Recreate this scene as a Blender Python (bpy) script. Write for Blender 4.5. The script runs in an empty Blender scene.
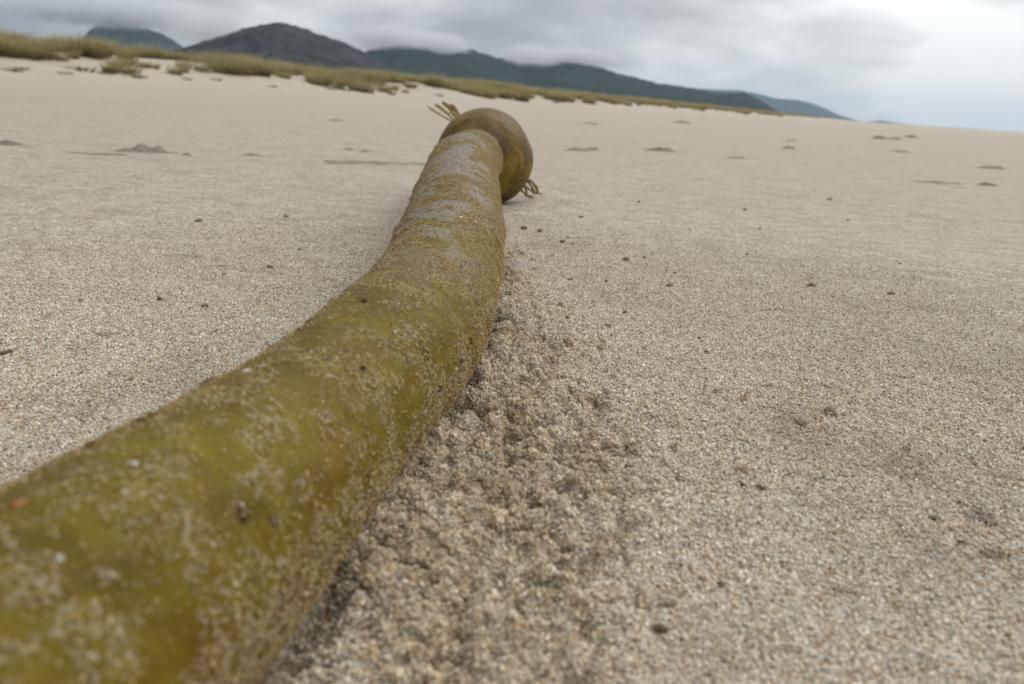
import bpy, bmesh, math, random
import numpy as np
from mathutils import Vector, Matrix

random.seed(7)
rng = np.random.default_rng(11)
scene = bpy.context.scene
COL = scene.collection

# ------------------------------------------------------------------ camera
cam_data = bpy.data.cameras.new('camera')
cam = bpy.data.objects.new('camera', cam_data)
COL.objects.link(cam)
cam_data.sensor_width = 36.0
cam_data.lens = 796.0 / 1024.0 * 36.0
cam_data.clip_start = 0.005
cam_data.clip_end = 60000.0
cam_data.dof.use_dof = True
cam_data.dof.focus_distance = 0.36
cam_data.dof.aperture_fstop = 17.0
cam_data.dof.aperture_blades = 0
CAM_H = 0.105
cam.matrix_world = (Matrix.Translation((0, 0, CAM_H))
                    @ Matrix.Rotation(math.radians(90 - 16.8), 4, 'X')
                    @ Matrix.Rotation(math.radians(3.3), 4, 'Z'))
scene.camera = cam

# ------------------------------------------------------------------ sky
SUN_EL, SUN_AZ = math.radians(58), math.radians(35)     # azimuth from +Y towards +X
world = bpy.data.worlds.new('World')
scene.world = world
world.use_nodes = True


class NT:
    """small helper to write node trees"""
    def __init__(self, tree, clear=True):
        self.t = tree
        if clear:
            tree.nodes.clear()

    def n(self, kind, **kw):
        node = self.t.nodes.new(kind)
        for k, v in kw.items():
            setattr(node, k, v)
        return node

    def set(self, sock, v):
        if hasattr(v, 'is_output') or isinstance(v, bpy.types.NodeSocket):
            self.t.links.new(v, sock)
        elif v is not None:
            sock.default_value = v

    def math(self, op, a, b=None, c=None, clamp=False):
        m = self.n('ShaderNodeMath', operation=op, use_clamp=clamp)
        self.set(m.inputs[0], a)
        if b is not None: self.set(m.inputs[1], b)
        if c is not None: self.set(m.inputs[2], c)
        return m.outputs[0]

    def vmath(self, op, a, b=None):
        m = self.n('ShaderNodeVectorMath', operation=op)
        self.set(m.inputs[0], a)
        if b is not None: self.set(m.inputs[1], b)
        return m.outputs['Value' if op in ('LENGTH', 'DOT_PRODUCT') else 'Vector']

    def noise(self, vec, scale, detail=4, rough=0.55, dist=0.0):
        m = self.n('ShaderNodeTexNoise')
        self.set(m.inputs['Vector'], vec)
        m.inputs['Scale'].default_value = scale
        m.inputs['Detail'].default_value = detail
        m.inputs['Roughness'].default_value = rough
        m.inputs['Distortion'].default_value = dist
        return m.outputs['Fac']

    def voro(self, vec, scale, feature='F1', rand=1.0):
        m = self.n('ShaderNodeTexVoronoi', feature=feature)
        self.set(m.inputs['Vector'], vec)
        m.inputs['Scale'].default_value = scale
        m.inputs['Randomness'].default_value = rand
        return m

    def ramp(self, fac, stops, interp='LINEAR'):
        m = self.n('ShaderNodeValToRGB')
        cr = m.color_ramp
        cr.interpolation = interp
        while len(cr.elements) > 1:
            cr.elements.remove(cr.elements[-1])
        for i, (p, c) in enumerate(stops):
            if not isinstance(c, (tuple, list)): c = (c, c, c)
            e = cr.elements[0] if i == 0 else cr.elements.new(p)
            e.position = p
            e.color = (c[0], c[1], c[2], 1)
        self.set(m.inputs['Fac'], fac)
        return m.outputs['Color']

    def rng(self, v, a, b, c=0.0, d=1.0, smooth=True):
        m = self.n('ShaderNodeMapRange', interpolation_type='SMOOTHSTEP' if smooth else 'LINEAR')
        self.set(m.inputs[0], v)
        for i, x in enumerate((a, b, c, d)):
            m.inputs[i + 1].default_value = x
        return m.outputs[0]

    def mix(self, fac, a, b, blend='MIX'):
        m = self.n('ShaderNodeMix', data_type='RGBA', blend_type=blend)
        self.set(m.inputs[0], fac)
        for s, v in ((m.inputs[6], a), (m.inputs[7], b)):
            if isinstance(v, (tuple, list)): v = (v[0], v[1], v[2], 1)
            self.set(s, v)
        return m.outputs[2]

    def combine(self, x, y, z):
        m = self.n('ShaderNodeCombineXYZ')
        for s, v in zip(m.inputs, (x, y, z)): self.set(s, v)
        return m.outputs[0]

    def sep(self, v):
        m = self.n('ShaderNodeSeparateXYZ')
        self.set(m.inputs[0], v)
        return m.outputs

    def attr(self, name, kind='GEOMETRY'):
        m = self.n('ShaderNodeAttribute', attribute_type=kind, attribute_name=name)
        return m.outputs['Fac']

    def bump(self, height, strength, distance, normal=None):
        m = self.n('ShaderNodeBump')
        m.inputs['Strength'].default_value = strength
        m.inputs['Distance'].default_value = distance
        self.set(m.inputs['Height'], height)
        if normal is not None: self.set(m.inputs['Normal'], normal)
        return m.outputs[0]


w = NT(world.node_tree)
wout = w.n('ShaderNodeOutputWorld')
bg = w.n('ShaderNodeBackground')
sky = w.n('ShaderNodeTexSky', sky_type='NISHITA')
sky.sun_disc = False
sky.sun_elevation = SUN_EL
sky.sun_rotation = SUN_AZ
sky.air_density, sky.dust_density = 1.0, 2.0
tc = w.n('ShaderNodeTexCoord').outputs['Generated']
dx, dy, dz = w.sep(tc)
zc = w.math('MAXIMUM', dz, 0.0)
lumpy = w.combine(dx, dy, w.math('MULTIPLY', zc, 2.6))
nbig = w.noise(lumpy, 2.6, 3, 0.5, 0.3)
nmid = w.noise(w.vmath('ADD', lumpy, (3.7, 1.3, 0.4)), 8.0, 5, 0.55, 0.3)
nn = w.math('ADD', w.math('MULTIPLY', nbig, 0.85), w.math('MULTIPLY', nmid, 0.42))
nn = w.math('SUBTRACT', nn, 0.135)
side = w.math('ADD', w.math('MULTIPLY', dx, 0.86), w.math('MULTIPLY', dy, 0.15))   # lighter towards the sea, darker over the hills
f = w.math('ADD', nn, w.math('MULTIPLY', side, 0.46))
cloud = w.ramp(f, [(0.22, (0.205, 0.214, 0.232)), (0.38, (0.275, 0.288, 0.308)), (0.51, (0.41, 0.425, 0.442)),
                   (0.63, (0.60, 0.615, 0.625)), (0.77, (0.86, 0.865, 0.86))])
lift = w.math('ADD', 0.93, w.math('MULTIPLY', w.math('POWER', zc, 0.8), 1.95))                     # an overcast sky is brightest overhead
cloudl = w.mix(1.0, cloud, w.combine(lift, lift, lift), 'MULTIPLY')
skyl = w.mix(1.0, sky.outputs[0], (0.10, 0.10, 0.10), 'MULTIPLY')
w.set(bg.inputs['Color'], w.mix(0.94, skyl, cloudl))
bg.inputs['Strength'].default_value = 1.0
w.t.links.new(bg.outputs[0], wout.inputs['Surface'])

# ------------------------------------------------------------------ sun, exposure, engine
sun_data = bpy.data.lights.new('sun', 'SUN')
sun_data.energy = 0.9
sun_data.angle = math.radians(35)
sun_data.color = (1.0, 0.97, 0.92)
sun = bpy.data.objects.new('sun', sun_data)
COL.objects.link(sun)
sdir = Vector((math.cos(SUN_EL) * math.sin(SUN_AZ), math.cos(SUN_EL) * math.cos(SUN_AZ), math.sin(SUN_EL)))
sun.rotation_euler = sdir.to_track_quat('Z', 'Y').to_euler()
sun.location = (30, 40, 80)

vs = scene.view_settings
vs.view_transform = 'Standard'
vs.look = 'None'
vs.exposure = 0.0
vs.gamma = 1.0
vs.use_curve_mapping = False
scene.render.engine = 'CYCLES'
cy = scene.cycles
cy.max_bounces = 6
cy.diffuse_bounces = 3
cy.glossy_bounces = 2
cy.transmission_bounces = 2
cy.volume_bounces = 3
cy.transparent_max_bounces = 8
cy.use_denoising = True
cy.use_adaptive_sampling = True
cy.adaptive_threshold = 0.012
cy.caustics_reflective = False
cy.caustics_refractive = False


# ------------------------------------------------------------------ numpy noise
def _hash(ix, iy, iz, seed):
    h = (ix.astype(np.int64) * 374761393 + iy.astype(np.int64) * 668265263
         + iz.astype(np.int64) * 2147483647 + seed * 144665) & 0xFFFFFFFF
    h = ((h ^ (h >> 13)) * 1274126177) & 0xFFFFFFFF
    h = ((h ^ (h >> 16)) * 2246822519) & 0xFFFFFFFF
    return ((h ^ (h >> 15)) & 0xFFFFFF) / float(0xFFFFFF)


def vnoise(x, y, z=None, seed=0):
    """smooth value noise in about -1..1"""
    x = np.asarray(x, float); y = np.asarray(y, float)
    x0 = np.floor(x); y0 = np.floor(y)
    u = x - x0; v = y - y0
    u = u * u * u * (u * (u * 6 - 15) + 10); v = v * v * v * (v * (v * 6 - 15) + 10)
    if z is None:
        o = np.zeros_like(x0)
        a = _hash(x0, y0, o, seed); b = _hash(x0 + 1, y0, o, seed)
        c = _hash(x0, y0 + 1, o, seed); d = _hash(x0 + 1, y0 + 1, o, seed)
        return 2 * ((a * (1 - u) + b * u) * (1 - v) + (c * (1 - u) + d * u) * v) - 1
    z = np.asarray(z, float); z0 = np.floor(z); q = z - z0; q = q * q * (3 - 2 * q)
    r = []
    for k in (0, 1):
        a = _hash(x0, y0, z0 + k, seed); b = _hash(x0 + 1, y0, z0 + k, seed)
        c = _hash(x0, y0 + 1, z0 + k, seed); d = _hash(x0 + 1, y0 + 1, z0 + k, seed)
        r.append((a * (1 - u) + b * u) * (1 - v) + (c * (1 - u) + d * u) * v)
    return 2 * (r[0] * (1 - q) + r[1] * q) - 1


def fbm(x, y, z=None, octaves=4, seed=0, gain=0.5):
    t = 0; amp = 1; tot = 0; fr = 1.0
    for i in range(octaves):
        t = t + amp * vnoise(x * fr, y * fr, None if z is None else z * fr, seed + i * 17)
        tot += amp; amp *= gain; fr *= 2.03
    return t / tot


def worley(x, y, seed=0):
    x0 = np.floor(x); y0 = np.floor(y)
    best = np.full(x.shape, 9.0)
    for i in (-1, 0, 1):
        for j in (-1, 0, 1):
            cx, cyy = x0 + i, y0 + j
            o = np.zeros_like(cx)
            px = cx + _hash(cx, cyy, o, seed); py = cyy + _hash(cx, cyy, o, seed + 5)
            best = np.minimum(best, (px - x) ** 2 + (py - y) ** 2)
    return np.sqrt(best)


def sstep(a, b, x):
    t = np.clip((x - a) / (b - a), 0, 1)
    return t * t * (3 - 2 * t)


# ------------------------------------------------------------------ object helpers
def mesh_from(name, verts, faces, smooth=True):
    me = bpy.data.meshes.new(name)
    verts = np.asarray(verts, np.float32)
    faces = np.asarray(faces, np.int32)
    k = faces.shape[1]
    me.vertices.add(len(verts)); me.vertices.foreach_set('co', verts.ravel())
    me.loops.add(faces.size); me.loops.foreach_set('vertex_index', faces.ravel())
    me.polygons.add(len(faces))
    me.polygons.foreach_set('loop_start', np.arange(0, faces.size, k, dtype=np.int32))
    me.polygons.foreach_set('loop_total', np.full(len(faces), k, np.int32))
    me.polygons.foreach_set('use_smooth', np.full(len(faces), smooth, bool))
    me.update(calc_edges=True)
    me.validate()
    return me


def grid_faces(nr, nc, wrap=False):
    r = np.arange(nr - 1)[:, None]
    c = np.arange(nc if wrap else nc - 1)[None, :]
    c2 = (c + 1) % nc
    a = r * nc + c; b = r * nc + c2; d = (r + 1) * nc + c; e = (r + 1) * nc + c2
    return np.stack([a, b, e, d], -1).reshape(-1, 4)


def add_attr(me, name, values):
    at = me.attributes.new(name, 'FLOAT', 'POINT')
    at.data.foreach_set('value', np.asarray(values, np.float32).ravel())


def link(name, me, mat=None, parent=None):
    o = bpy.data.objects.new(name, me)
    COL.objects.link(o)
    if mat is not None and me is not None:
        me.materials.clear(); me.materials.append(mat)
    if parent is not None: o.parent = parent
    return o


def tag(o, label=None, cat=None, group=None, kind=None):
    if label: o['label'] = label
    if cat: o['category'] = cat
    if group: o['group'] = group
    if kind: o['kind'] = kind
    return o


def material(name):
    m = bpy.data.materials.new(name)
    m.use_nodes = True
    t = NT(m.node_tree)
    out = t.n('ShaderNodeOutputMaterial')
    p = t.n('ShaderNodeBsdfPrincipled')
    t.t.links.new(p.outputs[0], out.inputs['Surface'])
    t.out = out
    return m, t, p


# ------------------------------------------------------------------ materials
GRAIN_STOPS = [(0.0, (0.51, 0.450, 0.355)), (0.20, (0.44, 0.370, 0.272)), (0.40, (0.37, 0.335, 0.278)),
               (0.55, (0.57, 0.520, 0.435)), (0.69, (0.29, 0.250, 0.195)), (0.79, (0.34, 0.235, 0.128)),
               (0.89, (0.18, 0.150, 0.115)), (0.935, (0.68, 0.635, 0.56)), (0.97, (0.22, 0.135, 0.06))]


def sand_patches(t, pos, col):
    """blotches where heavier brown grains have gathered"""
    patch = t.noise(pos, 13.0, 5, 0.62, 0.3)
    col = t.mix(t.rng(patch, 0.50, 0.70, 0, 0.32), col, (0.235, 0.178, 0.112))
    patch2 = t.noise(t.vmath('MULTIPLY', pos, (0.8, 1.2, 1.0)), 75.0, 4, 0.62, 0.3)
    col = t.mix(t.rng(patch2, 0.57, 0.74, 0, 0.55), col, (0.165, 0.112, 0.06))
    pale = t.noise(pos, 34.0, 4, 0.6)
    return t.mix(t.rng(pale, 0.52, 0.72, 0, 0.30), col, (0.60, 0.545, 0.46))


def make_sand(name, bump_far=True):
    m, t, p = material(name)
    pos = t.n('ShaderNodeNewGeometry').outputs['Position']
    v1 = t.voro(pos, 1150.0)
    v2 = t.voro(pos, 520.0)
    cell = t.sep(v1.outputs['Color'])[0]
    cell2 = t.sep(v2.outputs['Color'])[0]
    col = t.ramp(cell, GRAIN_STOPS, 'CONSTANT')
    col2 = t.ramp(cell2, GRAIN_STOPS, 'CONSTANT')
    col = t.mix(0.30, col, col2)
    # patches of browner and darker heavy-mineral sand, and of paler blown sand
    col = sand_patches(t, pos, col)
    # wide, faint bands where the wind has sorted the grains
    wide = t.noise(t.vmath('MULTIPLY', pos, (0.5, 1.3, 1.0)), 1.2, 5, 0.6, 0.4)
    col = t.mix(t.rng(wide, 0.38, 0.66, 0.0, 0.38), col, (0.40, 0.358, 0.295))
    wide2 = t.noise(t.vmath('MULTIPLY', pos, (0.5, 1.6, 1.0)), 0.33, 5, 0.65, 0.6)
    col = t.mix(t.rng(wide2, 0.50, 0.72, 0.0, 0.34), col, (0.28, 0.24, 0.185))
    col = t.mix(1.0, col, (1.005, 1.0, 0.99) if bump_far else (1.08, 1.0, 0.87), 'MULTIPLY')
    m1 = t.rng(t.noise(pos, 260.0, 3, 0.65), 0.30, 0.70, 0.82, 1.26)
    m2 = t.rng(t.noise(t.vmath('MULTIPLY', pos, (0.8, 1.3, 1.0)), 42.0, 4, 0.65), 0.30, 0.70, 0.84, 1.06)
    mm = t.math('MULTIPLY', m1, m2)
    col = t.mix(1.0, col, t.combine(mm, mm, mm), 'MULTIPLY')
    col = t.mix(t.attr('dark_sand'), col, t.mix(1.0, col, (0.82, 0.75, 0.64), 'MULTIPLY'))  # darker, browner tone beside the kelp
    t.set(p.inputs['Base Color'], col)
    p.inputs['Roughness'].default_value = 0.85
    p.inputs['Specular IOR Level'].default_value = 0.25
    b0 = t.bump(t.noise(t.vmath('MULTIPLY', pos, (1.0, 1.6, 1.0)), 7.0, 7, 0.66), 0.75, 0.035)
    b1 = t.bump(t.noise(pos, 110.0, 5, 0.65), 0.8, 0.004, b0) if bump_far else None
    b2 = t.bump(v1.outputs['Distance'], 0.55, 0.0006, b1)
    t.set(p.inputs['Normal'], b2)
    return m


SAND = make_sand('sand_surface')


def make_grain(name, dark=(1, 1, 1), patches=False):
    m, t, p = material(name)
    r = t.attr('tone', 'INSTANCER')
    col = t.ramp(r, [(q, tuple(c * 1.34 * d for c, d in zip(cc, dark))) for q, cc in GRAIN_STOPS], 'CONSTANT')
    r2 = t.attr('shade', 'INSTANCER')
    sh = t.rng(r2, 0, 1, 0.80, 1.15, False)
    col = t.mix(1.0, col, t.combine(sh, sh, sh), 'MULTIPLY')
    pos = t.n('ShaderNodeNewGeometry').outputs['Position']
    if patches:
        col = sand_patches(t, pos, col)
        col = t.mix(t.attr('dark_sand', 'INSTANCER'), col, t.mix(1.0, col, (0.82, 0.75, 0.64), 'MULTIPLY'))
    t.set(p.inputs['Base Color'], col)
    p.inputs['Roughness'].default_value = 0.55
    p.inputs['Specular IOR Level'].default_value = 0.2
    return m


GRAIN = make_grain('sand_grain', patches=True)
GRAIN_KELP = make_grain('sand_grain_clinging', (0.62, 0.51, 0.31))


def make_clod(name, c0, c1, c2, scale):
    m, t, p = material(name)
    pos = t.n('ShaderNodeTexCoord').outputs['Object']
    n = t.noise(pos, scale, 4, 0.6)
    col = t.ramp(n, [(0.30, c0), (0.52, c1), (0.72, c2)])
    cell = t.sep(t.voro(t.n('ShaderNodeNewGeometry').outputs['Position'], 1100).outputs['Color'])[0]
    col = t.mix(t.rng(cell, 0.55, 0.6, 0, 0.55), col, t.ramp(cell, GRAIN_STOPS, 'CONSTANT'))
    t.set(p.inputs['Base Color'], col)
    p.inputs['Roughness'].default_value = 0.8
    p.inputs['Specular IOR Level'].default_value = 0.15
    t.set(p.inputs['Normal'], t.bump(t.noise(pos, scale * 4, 3, 0.6), 0.6, 0.3 / scale))
    return m


CRUMB = make_clod('dark_crumb', (0.095, 0.064, 0.034), (0.165, 0.115, 0.064), (0.25, 0.185, 0.115), 500)
LUMP = make_clod('sandy_lump', (0.24, 0.20, 0.15), (0.34, 0.29, 0.225), (0.42, 0.37, 0.295), 5)
FLAKE = make_clod('rust_flake', (0.06, 0.022, 0.006), (0.13, 0.052, 0.010), (0.22, 0.10, 0.02), 300)
ORANGE = make_clod('orange_flake', (0.30, 0.09, 0.01), (0.48, 0.17, 0.02), (0.55, 0.26, 0.05), 300)
SPECK = make_clod('black_speck', (0.012, 0.010, 0.007), (0.028, 0.022, 0.015), (0.06, 0.05, 0.03), 500)
SHELL = make_clod('pale_shell_bit', (0.50, 0.47, 0.40), (0.64, 0.61, 0.54), (0.74, 0.71, 0.65), 400)

# kelp skin ---------------------------------------------------------
KELP, t, p = material('kelp_skin')
pos = t.n('ShaderNodeNewGeometry').outputs['Position']
sheen_tint, crack, rust = t.attr('sheen_tint'), t.attr('crack'), t.attr('rust')
olive = t.ramp(t.noise(pos, 80, 5, 0.62, 0.4), [(0.28, (0.080, 0.050, 0.002)), (0.50, (0.126, 0.087, 0.005)), (0.72, (0.170, 0.124, 0.011))])
olive = t.mix(t.rng(t.noise(pos, 190, 4, 0.65), 0.52, 0.70, 0, 0.55), olive, (0.12, 0.058, 0.007))
olive = t.mix(t.math('MULTIPLY', rust, 0.85), olive, (0.115, 0.042, 0.007))
painted_sheen = t.math('MULTIPLY', sheen_tint, t.rng(t.noise(pos, 330, 3, 0.6), 0.30, 0.62, 0.35, 1.0))
col = t.mix(t.math('MULTIPLY', painted_sheen, 0.80), olive, (0.175, 0.152, 0.135))  # grey sheen of the sky put into the skin colour
col = t.mix(t.math('MULTIPLY', crack, 0.9), col, (0.155, 0.074, 0.010))
vg = t.voro(pos, 1250.0)
gcell = t.sep(vg.outputs['Color'])[0]
dust = t.math('MULTIPLY', t.attr('sandy'), t.rng(t.math('ADD', gcell, t.math('MULTIPLY', t.noise(pos, 70, 3, 0.6), 0.9)), 1.05, 1.15, 0, 0.6))
col = t.mix(dust, col, t.ramp(t.sep(vg.outputs['Color'])[1], GRAIN_STOPS, 'CONSTANT'))
t.set(p.inputs['Base Color'], col)
t.set(p.inputs['Roughness'], t.rng(t.noise(pos, 120, 3, 0.6), 0.3, 0.7, 0.36, 0.55))
p.inputs['Subsurface Weight'].default_value = 0.15
p.inputs['Subsurface Radius'].default_value = (0.006, 0.004, 0.001)
p.inputs['Subsurface Scale'].default_value = 0.5
t.set(p.inputs['Specular IOR Level'], t.rng(sheen_tint, 0.0, 1.0, 0.09, 0.32))
b0 = t.bump(t.noise(pos, 260, 5, 0.68), 0.6, 0.0014)
t.set(p.inputs['Normal'], t.bump(dust, 0.5, 0.0005, b0))

BULB, t, p = material('kelp_bulb_skin')
pos = t.n('ShaderNodeTexCoord').outputs['Object']
n1 = t.noise(pos, 38, 6, 0.66, 0.6)
col = t.ramp(n1, [(0.30, (0.055, 0.030, 0.010)), (0.46, (0.088, 0.052, 0.009)), (0.56, (0.16, 0.096, 0.008)), (0.68, (0.17, 0.130, 0.018))])
col = t.mix(t.rng(t.noise(pos, 85, 5, 0.68), 0.54, 0.66, 0, 0.8), col, (0.11, 0.036, 0.005))
col = t.mix(t.math('MULTIPLY', t.attr('sheen_tint'), 0.6), col, (0.092, 0.058, 0.022))  # brown sheen tint on the bulb's upper side
vg = t.voro(pos, 900.0)
dust = t.rng(t.math('ADD', t.sep(vg.outputs['Color'])[0], t.math('MULTIPLY', t.noise(pos, 45, 3, 0.6), 0.9)), 1.20, 1.28, 0, 0.3)
col = t.mix(dust, col, (0.24, 0.18, 0.09))

t.set(p.inputs['Base Color'], col)
t.set(p.inputs['Roughness'], t.rng(t.noise(pos, 50, 3, 0.6), 0.3, 0.7, 0.42, 0.56))
p.inputs['Specular IOR Level'].default_value = 0.15
t.set(p.inputs['Normal'], t.bump(t.noise(pos, 60, 4, 0.55), 0.30, 0.0012))

BLADE, t, p = material('kelp_blade_skin')
pos = t.n('ShaderNodeNewGeometry').outputs['Position']
t.set(p.inputs['Base Color'], t.ramp(t.noise(pos, 160, 4, 0.6), [(0.3, (0.17, 0.105, 0.024)), (0.52, (0.30, 0.205, 0.062)), (0.72, (0.44, 0.335, 0.14))]))
p.inputs['Roughness'].default_value = 0.45

# grass, plants ------------------------------------------------------
def make_grass(name, base, mid, tip):
    m, t, p = material(name)
    h = t.attr('height')
    rn = t.n('ShaderNodeObjectInfo').outputs['Random']
    bl = t.attr('blade')
    k = t.math('ADD', t.math('MULTIPLY', bl, 0.65), t.math('MULTIPLY', rn, 0.35))
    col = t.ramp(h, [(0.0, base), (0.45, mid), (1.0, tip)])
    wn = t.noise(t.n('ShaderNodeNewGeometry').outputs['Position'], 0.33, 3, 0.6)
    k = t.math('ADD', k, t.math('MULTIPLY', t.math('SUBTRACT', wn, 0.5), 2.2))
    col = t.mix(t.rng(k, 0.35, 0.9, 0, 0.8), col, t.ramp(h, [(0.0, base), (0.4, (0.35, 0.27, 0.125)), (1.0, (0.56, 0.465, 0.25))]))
    t.set(p.inputs['Base Color'], col)
    p.inputs['Roughness'].default_value = 0.6
    tr = t.n('ShaderNodeBsdfTranslucent')
    t.set(tr.inputs['Color'], col)
    mx = t.n('ShaderNodeMixShader')
    mx.inputs[0].default_value = 0.25
    t.t.links.new(p.outputs[0], mx.inputs[1]); t.t.links.new(tr.outputs[0], mx.inputs[2])
    t.t.links.new(mx.outputs[0], t.out.inputs['Surface'])
    return m


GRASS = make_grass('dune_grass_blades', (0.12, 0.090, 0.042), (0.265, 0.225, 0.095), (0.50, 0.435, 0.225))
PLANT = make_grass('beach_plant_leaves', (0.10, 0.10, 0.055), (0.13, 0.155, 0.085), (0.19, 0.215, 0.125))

# hills, sea ----------------------------------------------------------
def make_hill(name, stops, scale, bump_d):
    m, t, p = material(name)
    pos = t.n('ShaderNodeNewGeometry').outputs['Position']
    n = t.noise(pos, scale, 6, 0.65, 0.4)
    col = t.ramp(n, stops)
    fine = t.noise(pos, 0.035, 5, 0.72)
    sh = t.rng(fine, 0.32, 0.68, 0.35, 1.7)
    col = t.mix(1.0, col, t.combine(sh, sh, sh), 'MULTIPLY')
    t.set(p.inputs['Base Color'], col)
    p.inputs['Roughness'].default_value = 0.9
    p.inputs['Specular IOR Level'].default_value = 0.1
    t.set(p.inputs['Normal'], t.bump(t.noise(pos, 0.06, 4, 0.7), 0.8, bump_d))
    return m


HILL_GREEN = make_hill('forested_hill', [(0.30, (0.006, 0.013, 0.014)), (0.52, (0.011, 0.023, 0.022)), (0.72, (0.022, 0.038, 0.033))], 0.006, 8.0)
HILL_BROWN = make_hill('cut_over_hill', [(0.32, (0.010, 0.017, 0.018)), (0.48, (0.026, 0.027, 0.030)), (0.70, (0.044, 0.039, 0.039))], 0.0042, 8.0)

SEA, t, p = material('sea_water')
pos = t.n('ShaderNodeNewGeometry').outputs['Position']
foam = t.rng(t.noise(t.vmath('MULTIPLY', pos, (0.03, 0.006, 1.0)), 1.0, 5, 0.6), 0.55, 0.62, 0, 0.9)
t.set(p.inputs['Base Color'], t.mix(foam, (0.05, 0.075, 0.085), (0.78, 0.80, 0.80)))
p.inputs['Roughness'].default_value = 0.25
t.set(p.inputs['Normal'], t.bump(t.noise(pos, 0.4, 5, 0.6), 0.6, 0.5))

# ------------------------------------------------------------------ the kelp's course
# x, y, z of the axis and the radius, from the stretch behind the camera to the bulb
K = np.array([
    (-0.420, -0.900, 0.0170, 0.0215), (-0.235, -0.480, 0.0180, 0.0232), (-0.130, -0.180, 0.0195, 0.0250),
    (-0.0800, 0.000, 0.0202, 0.0262), (-0.0726, 0.0700, 0.0201, 0.0262), (-0.0653, 0.1119, 0.0200, 0.0261),
    (-0.0606, 0.1299, 0.0200, 0.0260), (-0.0572, 0.1551, 0.0186, 0.0248), (-0.0528, 0.1886, 0.0178, 0.0238),
    (-0.0473, 0.2175, 0.0186, 0.0245), (-0.0403, 0.2551, 0.0205, 0.0264), (-0.0356, 0.3092, 0.0212, 0.0273),
    (-0.0353, 0.3853, 0.0225, 0.0286), (-0.0398, 0.4850, 0.0253, 0.0309), (-0.0481, 0.6250, 0.0310, 0.0322),
    (-0.0568, 0.7700, 0.0421, 0.0314), (-0.0490, 0.8420, 0.0455, 0.0298)])
BULB_C = np.array([-0.0412, 0.8835, 0.0440])
BULB_R = 0.0522
ks = np.concatenate([[0], np.cumsum(np.linalg.norm(np.diff(K[:, :3], axis=0), axis=1))])


def smooth_path(s):
    """the axis as a smoothed polyline"""
    fine = np.linspace(0, ks[-1], 4000)
    P = np.stack([np.interp(fine, ks, K[:, i]) for i in range(4)], 1)
    wdw = np.hanning(141); wdw /= wdw.sum()
    pad = 70
    Q = []
    for i in range(4):
        c = P[:, i]
        c = np.concatenate([2 * c[0] - c[pad:0:-1], c, 2 * c[-1] - c[-2:-pad - 2:-1]])
        Q.append(np.convolve(c, wdw, 'valid')[:len(fine)])
    return np.stack([np.interp(s, fine, q) for q in Q], 1)


axis_fine = smooth_path(np.linspace(0, ks[-1], 1500))


def axis_at_y(y):
    return np.interp(y, axis_fine[:, 1], axis_fine[:, 0]), np.interp(y, axis_fine[:, 1], axis_fine[:, 3])


# ------------------------------------------------------------------ ground
SHORE = math.radians(22.0)          # the shoreline runs 22 degrees right of +Y
EP = np.array([math.sin(SHORE), math.cos(SHORE)])
EQ = np.array([math.cos(SHORE), -math.sin(SHORE)])
HOLES = [(-0.0161, 0.2505, .0045, .011), (0.008, 0.2397, .0026, .006), (0.0144, 0.1977, .0028, .005), (-0.0225, 0.1785, .0024, .006),
         (-0.017, 0.1563, .0022, .005), (0.0095, 0.1536, .0034, .005), (-0.0136, 0.2758, .0032, .007), (-0.0333, 0.1451, .004, .006),
         (0.0069, 0.177, .0024, .004), (-0.0061, 0.1524, .002, .004), (0.0001, 0.2158, .0026, .005),
         (-0.0085, 0.2470, .0034, .009), (0.135, 0.205, .004, .003), (0.127, 0.1845, .003, .003), (0.04, 0.232, .003, .003)]


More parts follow.
